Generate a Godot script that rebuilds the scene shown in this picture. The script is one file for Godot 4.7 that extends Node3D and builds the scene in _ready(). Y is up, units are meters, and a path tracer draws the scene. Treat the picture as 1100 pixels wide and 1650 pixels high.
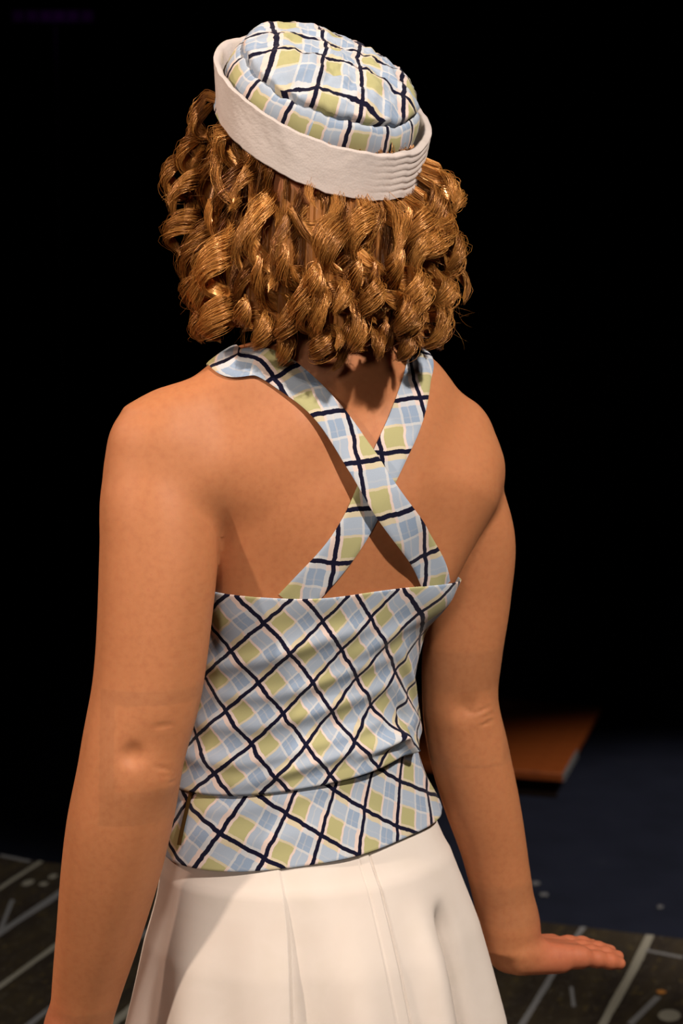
extends Node3D
# A young woman in a plaid sailor costume, seen from behind on a dark stage.

const FOCAL := 3000.0
const CAM_AT := Vector3(0.0, 1.5, 1.95)
const PITCH := -0.13788          # radians, looking slightly down
const YAW := 0.42                # how far her back is turned to her right
var rng := RandomNumberGenerator.new()
var cam_basis := Basis(Vector3.RIGHT, PITCH)
var M := {}
var person: MeshInstance3D
var field: Field
var elbows: Array[Vector3] = []
var hat_up := Vector3.UP
var hat_base := Vector3.ZERO

# a column of elliptical sections along y: [y, cx, cz, half width, half depth]
class Column:
	var tab: Array = []
	var y0 := 0.0
	var y1 := 0.0
	var cosw := 1.0
	var sinw := 0.0

	func setup(keys: Array, turn: float, tilted: bool) -> void:
		cosw = cos(turn)
		sinw = sin(turn)
		y0 = keys[0][0]
		y1 = keys[-1][0]
		var n := 500
		for i in n + 1:
			var y := lerpf(y0, y1, float(i) / n)
			var j := 0
			while j < keys.size() - 2 and keys[j + 1][0] < y: j += 1
			var k0: Array = keys[maxi(j - 1, 0)]
			var k1: Array = keys[j]
			var k2: Array = keys[j + 1]
			var k3: Array = keys[mini(j + 2, keys.size() - 1)]
			var t: float = (y - k1[0]) / (k2[0] - k1[0])
			var row := PackedFloat32Array()
			for c in range(1, 5):
				row.append(cubic_interpolate_in_time(k1[c], k2[c], k0[c], k3[c], t, k2[0] - k1[0], k0[0] - k1[0] if j > 0 else -0.1, k3[0] - k1[0] if j < keys.size() - 2 else k2[0] - k1[0] + 0.1))
			row.append(1.0)
			tab.append(row)
		if tilted:                          # sections were given square to the limb
			for i in n + 1:
				var a: PackedFloat32Array = tab[maxi(i - 12, 0)]
				var b: PackedFloat32Array = tab[mini(i + 12, n)]
				var dy := (y1 - y0) / n * (mini(i + 12, n) - maxi(i - 12, 0))
				var sx := (b[0] - a[0]) / dy
				var sz := (b[1] - a[1]) / dy
				tab[i][4] = 1.0 / sqrt(1.0 + sx * sx + sz * sz)
			for i in n + 1:
				tab[i][2] /= tab[i][4]
				tab[i][3] /= tab[i][4]

	func dist(p: Vector3) -> float:
		var f := clampf((p.y - y0) / (y1 - y0) * 500.0, 0.0, 499.99)
		var i := int(f)
		f -= i
		var ra: PackedFloat32Array = tab[i]
		var rb: PackedFloat32Array = tab[i + 1]
		var dx := p.x - (ra[0] + (rb[0] - ra[0]) * f)
		var dz := p.z - (ra[1] + (rb[1] - ra[1]) * f)
		var a := ra[2] + (rb[2] - ra[2]) * f
		var b := ra[3] + (rb[3] - ra[3]) * f
		var qx := (dx * cosw - dz * sinw) / a
		var qz := (dx * sinw + dz * cosw) / b
		var r := sqrt(qx * qx + qz * qz)
		var d := -minf(a, b)
		if r > 1e-4:
			d = maxf((r - 1.0) * r / sqrt(qx * qx / (a * a) + qz * qz / (b * b)), d) * ra[4]
		var over := maxf(p.y - y1, y0 - p.y)
		if over > 0.0:
			d = sqrt(d * d + over * over) if d > 0.0 else over
		return d

# ---------------------------------------------------------------- the body as a distance field
class Field:
	var ca := PackedVector3Array()      # capsules: ends, radii, group (0 torso, 1 left arm, 2 right arm, 3 legs, 4 hands)
	var cb := PackedVector3Array()
	var cra := PackedFloat32Array()
	var crb := PackedFloat32Array()
	var cg := PackedInt32Array()
	var bc := PackedVector3Array()      # bumps: centre, radius, height
	var br := PackedFloat32Array()
	var bh := PackedFloat32Array()
	var cols: Array[Column] = []        # trunk, left arm, right arm
	var on := PackedInt32Array()
	var onb := PackedInt32Array()
	var onc := [true, true, true]

	func capsule(a: Vector3, b: Vector3, ra: float, rb: float, g: int) -> void:
		ca.append(a); cb.append(b); cra.append(ra); crb.append(rb); cg.append(g)

	func chain(pts: Array, radii: Array, g: int) -> void:
		for i in pts.size() - 1: capsule(pts[i], pts[i + 1], radii[i], radii[i + 1], g)

	func bump(c: Vector3, r: float, h: float) -> void:
		bc.append(c); br.append(r); bh.append(h)

	func stack(p: Vector3) -> float:
		return cols[0].dist(p)

	func row_at(y: float) -> PackedFloat32Array:
		return cols[0].tab[clampi(int((y - cols[0].y0) / (cols[0].y1 - cols[0].y0) * 500.0 + 0.5), 0, 500)]

	func cap(i: int, p: Vector3) -> float:
		var a := ca[i]
		var ab := cb[i] - a
		var t := clampf((p - a).dot(ab) / maxf(ab.length_squared(), 1e-9), 0.0, 1.0)
		return (p - a - ab * t).length() - (cra[i] + (crb[i] - cra[i]) * t)

	func smin(a: float, b: float, k: float) -> float:
		var h := maxf(k - absf(a - b), 0.0) / k
		return minf(a, b) - h * h * k * 0.25

	func use_all(groups: Array) -> void:
		on = PackedInt32Array()
		for i in ca.size():
			if cg[i] in groups: on.append(i)
		onb = PackedInt32Array(range(bc.size()))
		for k in 3: onc[k] = k in groups

	func cull(c: Vector3, h: float) -> float:
		var dc := [cols[0].dist(c), cols[1].dist(c), cols[2].dist(c)]
		var best: float = minf(dc[0], minf(dc[1], dc[2]))
		var all := PackedFloat32Array()
		for i in ca.size():
			var d := cap(i, c)
			all.append(d)
			best = minf(best, d)
		var lim := best + 2.0 * h + 0.02
		on = PackedInt32Array()
		for i in ca.size():
			if all[i] < lim: on.append(i)
		for k in 3: onc[k] = dc[k] < lim + 0.03
		onb = PackedInt32Array()
		for i in bc.size():
			if (bc[i] - c).length() < h + br[i] * 2.6: onb.append(i)
		return best - 0.02

	func value(p: Vector3) -> float:
		var t := cols[0].dist(p) if onc[0] else 9.0
		var l := cols[1].dist(p) if onc[1] else 9.0
		var r := cols[2].dist(p) if onc[2] else 9.0
		var g := 9.0
		var hd := 9.0
		for i in on:
			var d := cap(i, p)
			match cg[i]:
				0: t = smin(t, d, 0.03)
				1: l = smin(l, d, 0.02)
				2: r = smin(r, d, 0.02)
				3: g = minf(g, d)
				4: hd = smin(hd, d, 0.006)
		if hd < 5.0:
			if l < r: l = smin(l, hd, 0.022)
			else: r = smin(r, hd, 0.022)
		var d := t
		if l < 5.0 or r < 5.0:
			var kk := lerpf(0.006, 0.045, smoothstep(1.19, 1.32, p.y))
			if l < 5.0: d = smin(d, l, kk)
			if r < 5.0: d = smin(d, r, kk)
		if g < 5.0: d = smin(d, g, 0.03)
		for i in onb:
			var q := (p - bc[i]).length_squared() / (br[i] * br[i])
			if q < 6.5: d -= bh[i] * exp(-q)
		return d

	func normal(p: Vector3, e := 0.0012) -> Vector3:
		return Vector3(value(p + Vector3(e, 0, 0)) - value(p - Vector3(e, 0, 0)), value(p + Vector3(0, e, 0)) - value(p - Vector3(0, e, 0)), value(p + Vector3(0, 0, e)) - value(p - Vector3(0, 0, e))).normalized()


func surface_nets(f: Field, lo: Vector3, hi: Vector3, cell: float, skip: Array, V: PackedVector3Array, N: PackedVector3Array, I: PackedInt32Array) -> void:
	var B := 8
	var bs := cell * B
	var nb := Vector3i(((hi - lo) / bs).ceil())
	var half := bs * 0.8661
	var at := {}
	var edges: Array[Vector4i] = []
	var S := B + 1
	var vals := PackedFloat32Array()
	vals.resize(S * S * S)
	for bz in nb.z:
		for by in nb.y:
			for bx in nb.x:
				var o := lo + Vector3(bx, by, bz) * bs
				var c := o + Vector3.ONE * bs * 0.5
				var skipped := false
				for box in skip:
					if (box as AABB).has_point(c): skipped = true
				if skipped: continue
				if f.cull(c, half) > half * 1.25: continue
				if f.value(c) > half * 1.6 + 0.02 or f.value(c) < -half * 1.6 - 0.02: continue
				var n := 0
				var pos := 0
				for z in S:
					for y in S:
						for x in S:
							var v := f.value(o + Vector3(x, y, z) * cell)
							vals[n] = v
							if v > 0.0: pos += 1
							n += 1
				if pos == 0 or pos == n: continue
				var gx := bx * B
				var gy := by * B
				var gz := bz * B
				for z in B:
					for y in B:
						for x in B:
							var k := (z * S + y) * S + x
							var v0 := vals[k]
							var a0 := v0 > 0.0
							if (vals[k + 1] > 0.0) != a0: edges.append(Vector4i(gx + x, gy + y, gz + z, 1 if a0 else 0))
							if (vals[k + S] > 0.0) != a0: edges.append(Vector4i(gx + x, gy + y, gz + z, 3 if a0 else 2))
							if (vals[k + S * S] > 0.0) != a0: edges.append(Vector4i(gx + x, gy + y, gz + z, 5 if a0 else 4))
							var m := 0
							for q in 8:
								if vals[k + (q & 1) + ((q >> 1) & 1) * S + (q >> 2) * S * S] > 0.0: m += 1
							if m == 0 or m == 8: continue
							var sum := Vector3.ZERO
							var cnt := 0
							for q in 8:
								var va := vals[k + (q & 1) + ((q >> 1) & 1) * S + (q >> 2) * S * S]
								for ax in 3:
									if q & (1 << ax): continue
									var r := q | (1 << ax)
									var vb := vals[k + (r & 1) + ((r >> 1) & 1) * S + (r >> 2) * S * S]
									if (va > 0.0) == (vb > 0.0): continue
									var t := va / (va - vb)
									var e := Vector3(q & 1, (q >> 1) & 1, q >> 2)
									e[ax] = t
									sum += e
									cnt += 1
							var p := o + (Vector3(x, y, z) + sum / cnt) * cell
							var nn := f.normal(p)
							p -= nn * f.value(p) * 0.8
							at[Vector3i(gx + x, gy + y, gz + z)] = V.size()
							V.append(p)
							N.append(nn)
	for e in edges:
		var ax := e.w >> 1
		var p := Vector3i(e.x, e.y, e.z)
		var u := Vector3i.ZERO
		var w := Vector3i.ZERO
		u[(ax + 1) % 3] = 1
		w[(ax + 2) % 3] = 1
		var a: int = at.get(p, -1)
		var b: int = at.get(p - u, -1)
		var c: int = at.get(p - u - w, -1)
		var d: int = at.get(p - w, -1)
		if a < 0 or b < 0 or c < 0 or d < 0: continue
		if e.w & 1: I.append_array(PackedInt32Array([a, b, c, a, c, d]))
		else: I.append_array(PackedInt32Array([a, c, b, a, d, c]))


# ---------------------------------------------------------------- small helpers
func ray(px: float, py: float) -> Vector3:
	return cam_basis * Vector3((px - 550.0) / FOCAL, (825.0 - py) / FOCAL, -1.0)

func U(px: float, py: float, z: float) -> Vector3:
	var d := ray(px, py)
	return CAM_AT + d * ((z - CAM_AT.z) / d.z)

func on_level(px: float, py: float, y: float) -> Vector3:
	var d := ray(px, py)
	return CAM_AT + d * ((y - CAM_AT.y) / d.y)

func hit(f: Field, px: float, py: float) -> Vector3:
	var d := ray(px, py).normalized()
	var t := 1.3
	for i in 60:
		var v := f.value(CAM_AT + d * t)
		t += v * 0.8
		if absf(v) < 0.0002: break
		if t > 2.6: break
	return CAM_AT + d * t

func arrays_mesh(V: PackedVector3Array, N: PackedVector3Array, I: PackedInt32Array, UV = null, C = null) -> ArrayMesh:
	var a := []
	a.resize(Mesh.ARRAY_MAX)
	a[Mesh.ARRAY_VERTEX] = V
	a[Mesh.ARRAY_NORMAL] = N
	a[Mesh.ARRAY_INDEX] = I
	if UV != null: a[Mesh.ARRAY_TEX_UV] = UV
	if C != null: a[Mesh.ARRAY_COLOR] = C
	var m := ArrayMesh.new()
	m.add_surface_from_arrays(Mesh.PRIMITIVE_TRIANGLES, a)
	return m

# a sheet of nu x nv points; outward tells which side its normals look to
func sheet(P: PackedVector3Array, UV: PackedVector2Array, nu: int, nv: int, closed: bool, flip := false) -> ArrayMesh:
	var I := PackedInt32Array()
	for j in nv - 1:
		for i in nu - 1:
			var a := j * nu + i
			if flip: I.append_array(PackedInt32Array([a, a + nu, a + 1, a + 1, a + nu, a + nu + 1]))
			else: I.append_array(PackedInt32Array([a, a + 1, a + nu, a + 1, a + nu + 1, a + nu]))
	var N := PackedVector3Array()
	N.resize(P.size())
	for j in nv:
		for i in nu:
			var i0 := i - 1
			var i1 := i + 1
			if closed:
				if i0 < 0: i0 = nu - 2
				if i1 > nu - 1: i1 = 1
			else:
				i0 = maxi(i0, 0); i1 = mini(i1, nu - 1)
			var du := P[j * nu + i1] - P[j * nu + i0]
			var dv := P[mini(j + 1, nv - 1) * nu + i] - P[maxi(j - 1, 0) * nu + i]
			var n := dv.cross(du).normalized()
			if n == Vector3.ZERO: n = ((P[mini(j + 2, nv - 1) * nu + i] - P[maxi(j - 2, 0) * nu + i]).cross(P[clampi(j + 1, 0, nv - 2) * nu + i1] - P[clampi(j + 1, 0, nv - 2) * nu + i0])).normalized()
			N[j * nu + i] = -n if flip else n
	return arrays_mesh(P, N, I, UV)

func obj(called: String, m: Mesh, mat: Material, parent: Node) -> MeshInstance3D:
	var o := MeshInstance3D.new()
	o.name = called
	o.mesh = m
	o.material_override = mat
	parent.add_child(o, true)
	return o

func node(called: String, parent: Node, at := Vector3.ZERO) -> Node3D:
	var o := Node3D.new()
	o.name = called
	o.position = at
	parent.add_child(o, true)
	return o

func tag(o: Node, label: String, category: String, kind := "", group := "") -> void:
	o.set_meta("label", label)
	o.set_meta("category", category)
	if kind: o.set_meta("kind", kind)
	if group: o.set_meta("group", group)

func box_mesh(size: Vector3, bevel: float, uv_scale := 1.0) -> ArrayMesh:   # a box with chamfered edges
	var st := SurfaceTool.new()
	st.begin(Mesh.PRIMITIVE_TRIANGLES)
	var h := size * 0.5
	for ax in 3:
		for s in [-1.0, 1.0]:
			var u := (ax + 1) % 3
			var v := (ax + 2) % 3
			var q := []
			for c in [[-1, -1], [1, -1], [1, 1], [-1, 1]]:
				var p := Vector3.ZERO
				p[ax] = h[ax] * s
				p[u] = (h[u] - bevel) * c[0]
				p[v] = (h[v] - bevel) * c[1]
				q.append(p)
			quad(st, q, Vector3.ZERO, uv_scale)
	for ax in 3:                        # twelve chamfers
		var u := (ax + 1) % 3
		var v := (ax + 2) % 3
		for su in [-1.0, 1.0]:
			for sv in [-1.0, 1.0]:
				var q := []
				for e in [[-1, 0], [1, 0], [1, 1], [-1, 1]]:
					var p := Vector3.ZERO
					p[ax] = (h[ax] - bevel) * e[0]
					p[u] = (h[u] - (bevel if e[1] else 0.0)) * su
					p[v] = (h[v] - (0.0 if e[1] else bevel)) * sv
					q.append(p)
				quad(st, q, Vector3.ZERO, uv_scale)
	for sx in [-1.0, 1.0]:              # eight corners
		for sy in [-1.0, 1.0]:
			for sz in [-1.0, 1.0]:
				var a := Vector3(h.x * sx, (h.y - bevel) * sy, (h.z - bevel) * sz)
				var b := Vector3((h.x - bevel) * sx, h.y * sy, (h.z - bevel) * sz)
				var c := Vector3((h.x - bevel) * sx, (h.y - bevel) * sy, h.z * sz)
				tri(st, a, b, c, Vector3.ZERO, uv_scale)
	return st.commit()

func tri(st: SurfaceTool, a: Vector3, b: Vector3, c: Vector3, inside: Vector3, uvs: float) -> void:
	var n := (b - a).cross(c - a).normalized()
	if n.dot((a + b + c) / 3.0 - inside) > 0.0:
		var t := b
		b = c
		c = t
	else:
		n = -n
	for p in [a, b, c]:
		st.set_normal(n)
		st.set_uv(Vector2(p.x if absf(n.x) < 0.7 else p.y, p.z if absf(n.z) < 0.7 else p.y) * uvs)
		st.add_vertex(p)

func quad(st: SurfaceTool, q: Array, inside: Vector3, uvs: float) -> void:
	tri(st, q[0], q[1], q[2], inside, uvs)
	tri(st, q[0], q[2], q[3], inside, uvs)

func lathe(prof: Array, sides := 24) -> ArrayMesh:      # prof: Vector2(radius, height)
	var P := PackedVector3Array()
	var T := PackedVector2Array()
	for j in prof.size():
		for i in sides + 1:
			var a := TAU * i / sides
			P.append(Vector3(sin(a) * prof[j].x, prof[j].y, cos(a) * prof[j].x))
			T.append(Vector2(float(i) / sides, float(j) / prof.size()))
	return sheet(P, T, sides + 1, prof.size(), true)


# ---------------------------------------------------------------- materials
func noise_tex(freq: float, ramp: Array, seed_ := 1, size := 512, normal := false, strength := 4.0, oct := 4) -> NoiseTexture2D:
	var n := FastNoiseLite.new()
	n.seed = seed_
	n.noise_type = FastNoiseLite.TYPE_SIMPLEX_SMOOTH
	n.frequency = freq
	n.fractal_octaves = oct
	var t := NoiseTexture2D.new()
	t.width = size; t.height = size
	t.seamless = true
	t.noise = n
	if normal:
		t.as_normal_map = true
		t.bump_strength = strength
	elif ramp.size():
		var g := Gradient.new()
		g.offsets = PackedFloat32Array(ramp.map(func(r): return r[0]))
		g.colors = PackedColorArray(ramp.map(func(r): return r[1]))
		t.color_ramp = g
	return t

# printed madras plaid: pale blue and pale green bands on cream, one navy line each way per repeat
func plaid_image(periods: int, px: int) -> Image:
	var s := periods * px
	var im := Image.create(s, s, true, Image.FORMAT_RGB8)
	var wob := FastNoiseLite.new()
	wob.seed = 5
	wob.frequency = 0.012
	var grain := FastNoiseLite.new()
	grain.seed = 9
	grain.frequency = 0.35
	var cream := Color(0.88, 0.84, 0.80)
	var pink := Color(0.87, 0.80, 0.77)
	var blue := Color(0.66, 0.72, 0.79)
	var deep := Color(0.58, 0.66, 0.76)
	var pale := Color(0.78, 0.80, 0.82)
	var green := Color(0.70, 0.69, 0.50)
	var lime := Color(0.81, 0.77, 0.66)
	var navy := Color(0.035, 0.035, 0.15)
	for y in s:
		for x in s:
			var fx := fposmod(x + wob.get_noise_2d(0, y) * 6.0 + wob.get_noise_2d(x * 2, y * 2) * 0.8, px) / px
			var fy := fposmod(y + wob.get_noise_2d(x, 900) * 6.0 + wob.get_noise_2d(x * 2 + 700, y * 2) * 0.8, px) / px
			var bu := fx > 0.54 and fx < 0.86
			var bv := fy > 0.52 and fy < 0.85
			var gu := fx > 0.11 and fx < 0.49
			var gv := fy > 0.10 and fy < 0.47
			var c := cream
			if bu and bv: c = deep
			elif bu: c = blue if gv else pale
			elif bv: c = blue if gu else pale
			elif gu and gv: c = green
			elif gu: c = lime
			else: c = pink
			if absf(fx - 0.68) < 0.016 and (bu or bv): c = c.lerp(cream, 0.30)
			if absf(fy - 0.63) < 0.014 and (bu or bv): c = c.lerp(cream, 0.15)
			if fx < 0.044 or fx > 0.956 or fy < 0.044 or fy > 0.956: c = navy
			var g := 1.0 + 0.06 * grain.get_noise_2d(x, y)
			im.set_pixel(x, y, Color(c.r * g, c.g * g, c.b * g))
	return im

func mat(called: String, color: Color, rough: float, spec := 0.5) -> StandardMaterial3D:
	var m := StandardMaterial3D.new()
	m.resource_name = called
	m.albedo_color = color
	m.roughness = rough
	m.metallic_specular = spec
	m.cull_mode = BaseMaterial3D.CULL_DISABLED
	M[called] = m
	return m

func make_materials() -> void:
	var s := mat("skin", Color.WHITE, 0.56, 0.38)
	s.albedo_texture = noise_tex(0.02, [[0.0, Color(0.705, 0.445, 0.30)], [0.45, Color(0.74, 0.485, 0.322)], [0.75, Color(0.755, 0.50, 0.335)], [1.0, Color(0.73, 0.45, 0.315)]], 3, 1024)
	s.vertex_color_use_as_albedo = true
	s.uv1_triplanar = true
	s.uv1_scale = Vector3.ONE * 5.0
	s.subsurf_scatter_enabled = true
	s.subsurf_scatter_strength = 0.12
	s.normal_enabled = true
	s.normal_texture = noise_tex(0.12, [], 4, 1024, true, 2.0, 3)
	s.normal_scale = 0.12
	var p := mat("plaid", Color.WHITE, 0.9, 0.3)
	p.albedo_texture = ImageTexture.create_from_image(plaid_image(4, 200))
	p.rim_enabled = true
	p.rim = 0.2
	var w := mat("white_cotton", Color.WHITE, 0.92, 0.3)
	w.albedo_texture = noise_tex(0.01, [[0.0, Color(0.765, 0.725, 0.70)], [0.6, Color(0.79, 0.755, 0.735)], [1.0, Color(0.75, 0.71, 0.685)]], 12)
	w.uv1_triplanar = true
	w.uv1_scale = Vector3.ONE * 3.0
	w.normal_enabled = true
	w.normal_texture = noise_tex(0.25, [], 14, 512, true, 3.0, 2)
	w.normal_scale = 0.12
	var k := mat("cream_cotton", Color.WHITE, 0.9, 0.3)
	k.albedo_texture = noise_tex(0.008, [[0.0, Color(0.875, 0.835, 0.795)], [0.6, Color(0.90, 0.865, 0.83)], [1.0, Color(0.88, 0.845, 0.80)]], 22)
	k.uv1_triplanar = true
	k.uv1_scale = Vector3.ONE * 3.0
	var h := mat("hair", Color.WHITE, 0.30, 0.6)
	h.metallic = 0.35
	h.vertex_color_use_as_albedo = true
	var hb := mat("hair_root", Color(0.60, 0.39, 0.185), 0.45, 0.4)
	hb.albedo_texture = null
	mat("thread", Color(0.80, 0.83, 0.85), 0.9, 0.2)
	mat("brass", Color(0.45, 0.36, 0.2), 0.4, 0.5).metallic = 0.8
	mat("groove_thread", Color(0.55, 0.52, 0.47), 0.9, 0.2)
	var b := mat("black_drape", Color(0.028, 0.022, 0.02), 0.95, 0.1)
	b.albedo_texture = null
	var f := mat("blue_floor", Color.WHITE, 0.75, 0.3)
	f.albedo_texture = noise_tex(0.01, [[0.0, Color(0.08, 0.10, 0.155)], [0.5, Color(0.095, 0.115, 0.175)], [0.8, Color(0.10, 0.12, 0.18)], [1.0, Color(0.125, 0.145, 0.195)]], 31)
	f.uv1_triplanar = true
	f.uv1_scale = Vector3.ONE * 0.8
	for v in 3:
		var t := mat("board_%d" % v, Color.WHITE, 0.6, 0.4)
		t.albedo_texture = ImageTexture.create_from_image(board_image(40 + v))
	var o := mat("wood", Color.WHITE, 0.5, 0.5)
	o.albedo_texture = noise_tex(0.012, [[0.0, Color(0.42, 0.20, 0.07)], [0.5, Color(0.55, 0.28, 0.10)], [1.0, Color(0.47, 0.23, 0.08)]], 51)
	o.uv1_scale = Vector3(1.0, 8.0, 1.0)
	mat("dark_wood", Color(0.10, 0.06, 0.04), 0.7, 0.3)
	mat("pale_paint", Color(0.50, 0.50, 0.46), 0.8, 0.3)
	mat("grey_paint", Color(0.42, 0.43, 0.44), 0.8, 0.3)
	mat("ochre_paint", Color(0.62, 0.42, 0.2), 0.8, 0.3)
	mat("black_metal", Color(0.04, 0.04, 0.045), 0.5, 0.5)

# one painted board: dark brown ground, lighter streaks and swirls of brushed grain
func board_image(sd: int) -> Image:
	var w := 128
	var l := 1024
	var im := Image.create(w, l, true, Image.FORMAT_RGB8)
	var n := FastNoiseLite.new()
	n.seed = sd
	n.frequency = 0.006
	n.fractal_octaves = 3
	var fine := FastNoiseLite.new()
	fine.seed = sd + 7
	fine.frequency = 0.03
	for y in l:
		for x in w:
			var g := n.get_noise_2d(x * 2.2, y * 0.7)
			var ring := absf(sin((g * 3.0 + x / 70.0) * 7.0))
			var c := Color(0.145, 0.125, 0.105).lerp(Color(0.20, 0.175, 0.125), clampf(g + 0.5, 0.0, 1.0))
			if ring > 0.985 and fine.get_noise_2d(x, y) > 0.0: c = c.lerp(Color(0.34, 0.33, 0.30), 0.7)
			var sp := fine.get_noise_2d(x * 1.6 + 300, y * 0.9)
			if sp > 0.42: c = c.lerp(Color(0.33, 0.29, 0.16), 0.55)
			im.set_pixel(x, y, c)
	return im


# ---------------------------------------------------------------- ready
func _ready() -> void:
	rng.seed = 11
	var cam := Camera3D.new()
	cam.name = "camera"
	cam.position = CAM_AT
	cam.rotation.x = PITCH
	cam.fov = rad_to_deg(2.0 * atan(825.0 / FOCAL))
	add_child(cam)
	var ca := CameraAttributesPhysical.new()
	ca.frustum_focal_length = 43.6
	ca.exposure_aperture = 4.5
	ca.frustum_focus_distance = 1.87
	ca.auto_exposure_enabled = false
	cam.attributes = ca
	cam.fov = rad_to_deg(2.0 * atan(825.0 / FOCAL))
	cam.current = true
	var we := WorldEnvironment.new()
	we.name = "environment"
	var e := Environment.new()
	e.background_mode = Environment.BG_COLOR
	e.background_color = Color(0.004, 0.002, 0.002)
	e.tonemap_mode = Environment.TONE_MAPPER_LINEAR
	e.tonemap_exposure = 0.95
	e.sdfgi_enabled = true
	e.ssao_enabled = true
	e.ssil_enabled = true
	we.environment = e
	add_child(we)
	make_materials()
	unseen_lamp(Vector3(1.9, 4.6, 2.5), Vector3(-0.02, 1.2, 0.0), Color(1.0, 0.94, 0.89), 26.0, 0.09, 15.0, "unseen black stage spotlight high on the right, aimed at the woman's back")  # out of view, placed to light her back from the right
	unseen_lamp(Vector3(-3.2, 4.0, 2.2), Vector3(0.0, 1.2, 0.0), Color(1.0, 0.91, 0.83), 13.0, 0.09, 15.0, "unseen black stage spotlight high on the left, aimed at the woman's back")  # out of view, placed so her left arm shades bodice and skirt
	unseen_lamp(Vector3(-2.6, 2.9, -0.5), Vector3(-0.1, 1.25, 0.0), Color(1.0, 0.82, 0.72), 3.0, 0.08, 15.0, "unseen black spotlight beyond the woman, placed to light the edge of her left arm")  # out of view, placed to brighten the outer edge of her left arm

	unseen_lamp(Vector3(2.6, 4.3, -1.2), Vector3(1.6, -0.1, -2.75), Color(1.0, 0.93, 0.87), 22.0, 0.09, 19.0, "unseen black spotlight over the dark floor, placed to light the floor and the wooden step")  # out of view, placed to light the lower floor and the step
	unseen_lamp(Vector3(-0.9, 2.7, 4.6), Vector3(0.0, 1.2, 0.0), Color(1.0, 0.92, 0.86), 3.8, 0.30, 13.0, "added black fill spotlight behind the camera, softening the shadows on the woman")  # added fill lamp, lifts the shaded sides from the front
	build_field()
	build_setting()
	build_person()
	build_hat()
	build_top()
	build_skirt()
	build_hair()

func unseen_lamp(at: Vector3, to: Vector3, color: Color, energy: float, size: float, cone: float, label: String) -> void:  # housing, lens and beam of a lamp that stays out of view
	var t := node("unseen_spotlight", self, at)
	tag(t, label, "spotlight")
	t.look_at_from_position(at, to, Vector3.UP)
	var body := obj("housing", lathe([Vector2(0.0, -0.34), Vector2(0.05, -0.34), Vector2(0.085, -0.28), Vector2(0.095, -0.05), Vector2(0.1, 0.0), Vector2(0.092, 0.0), Vector2(0.088, -0.05)]), M.black_metal, t)
	body.rotation.x = -PI / 2
	var lm := StandardMaterial3D.new()
	lm.resource_name = "lamp_lens"
	lm.albedo_color = Color(0.8, 0.8, 0.8)
	lm.emission_enabled = true
	lm.emission = color
	lm.emission_energy_multiplier = 4.0
	var lens := obj("lens", lathe([Vector2(0.0, 0.008), Vector2(0.05, 0.004), Vector2(0.088, -0.008)]), lm, t)
	lens.rotation.x = -PI / 2
	lens.position.z = 0.03
	var yoke := obj("yoke", box_mesh(Vector3(0.02, 0.3, 0.03), 0.004), M.black_metal, t)
	yoke.position = Vector3(0.0, 0.24, 0.16)
	var l := SpotLight3D.new()
	l.name = "beam"
	l.light_color = color
	l.light_energy = energy
	l.light_size = size
	l.spot_range = 14.0
	l.spot_attenuation = 2.0
	l.spot_angle = cone
	l.spot_angle_attenuation = 0.5
	l.shadow_enabled = true
	l.position.z = -0.03
	t.add_child(l, true)


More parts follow.
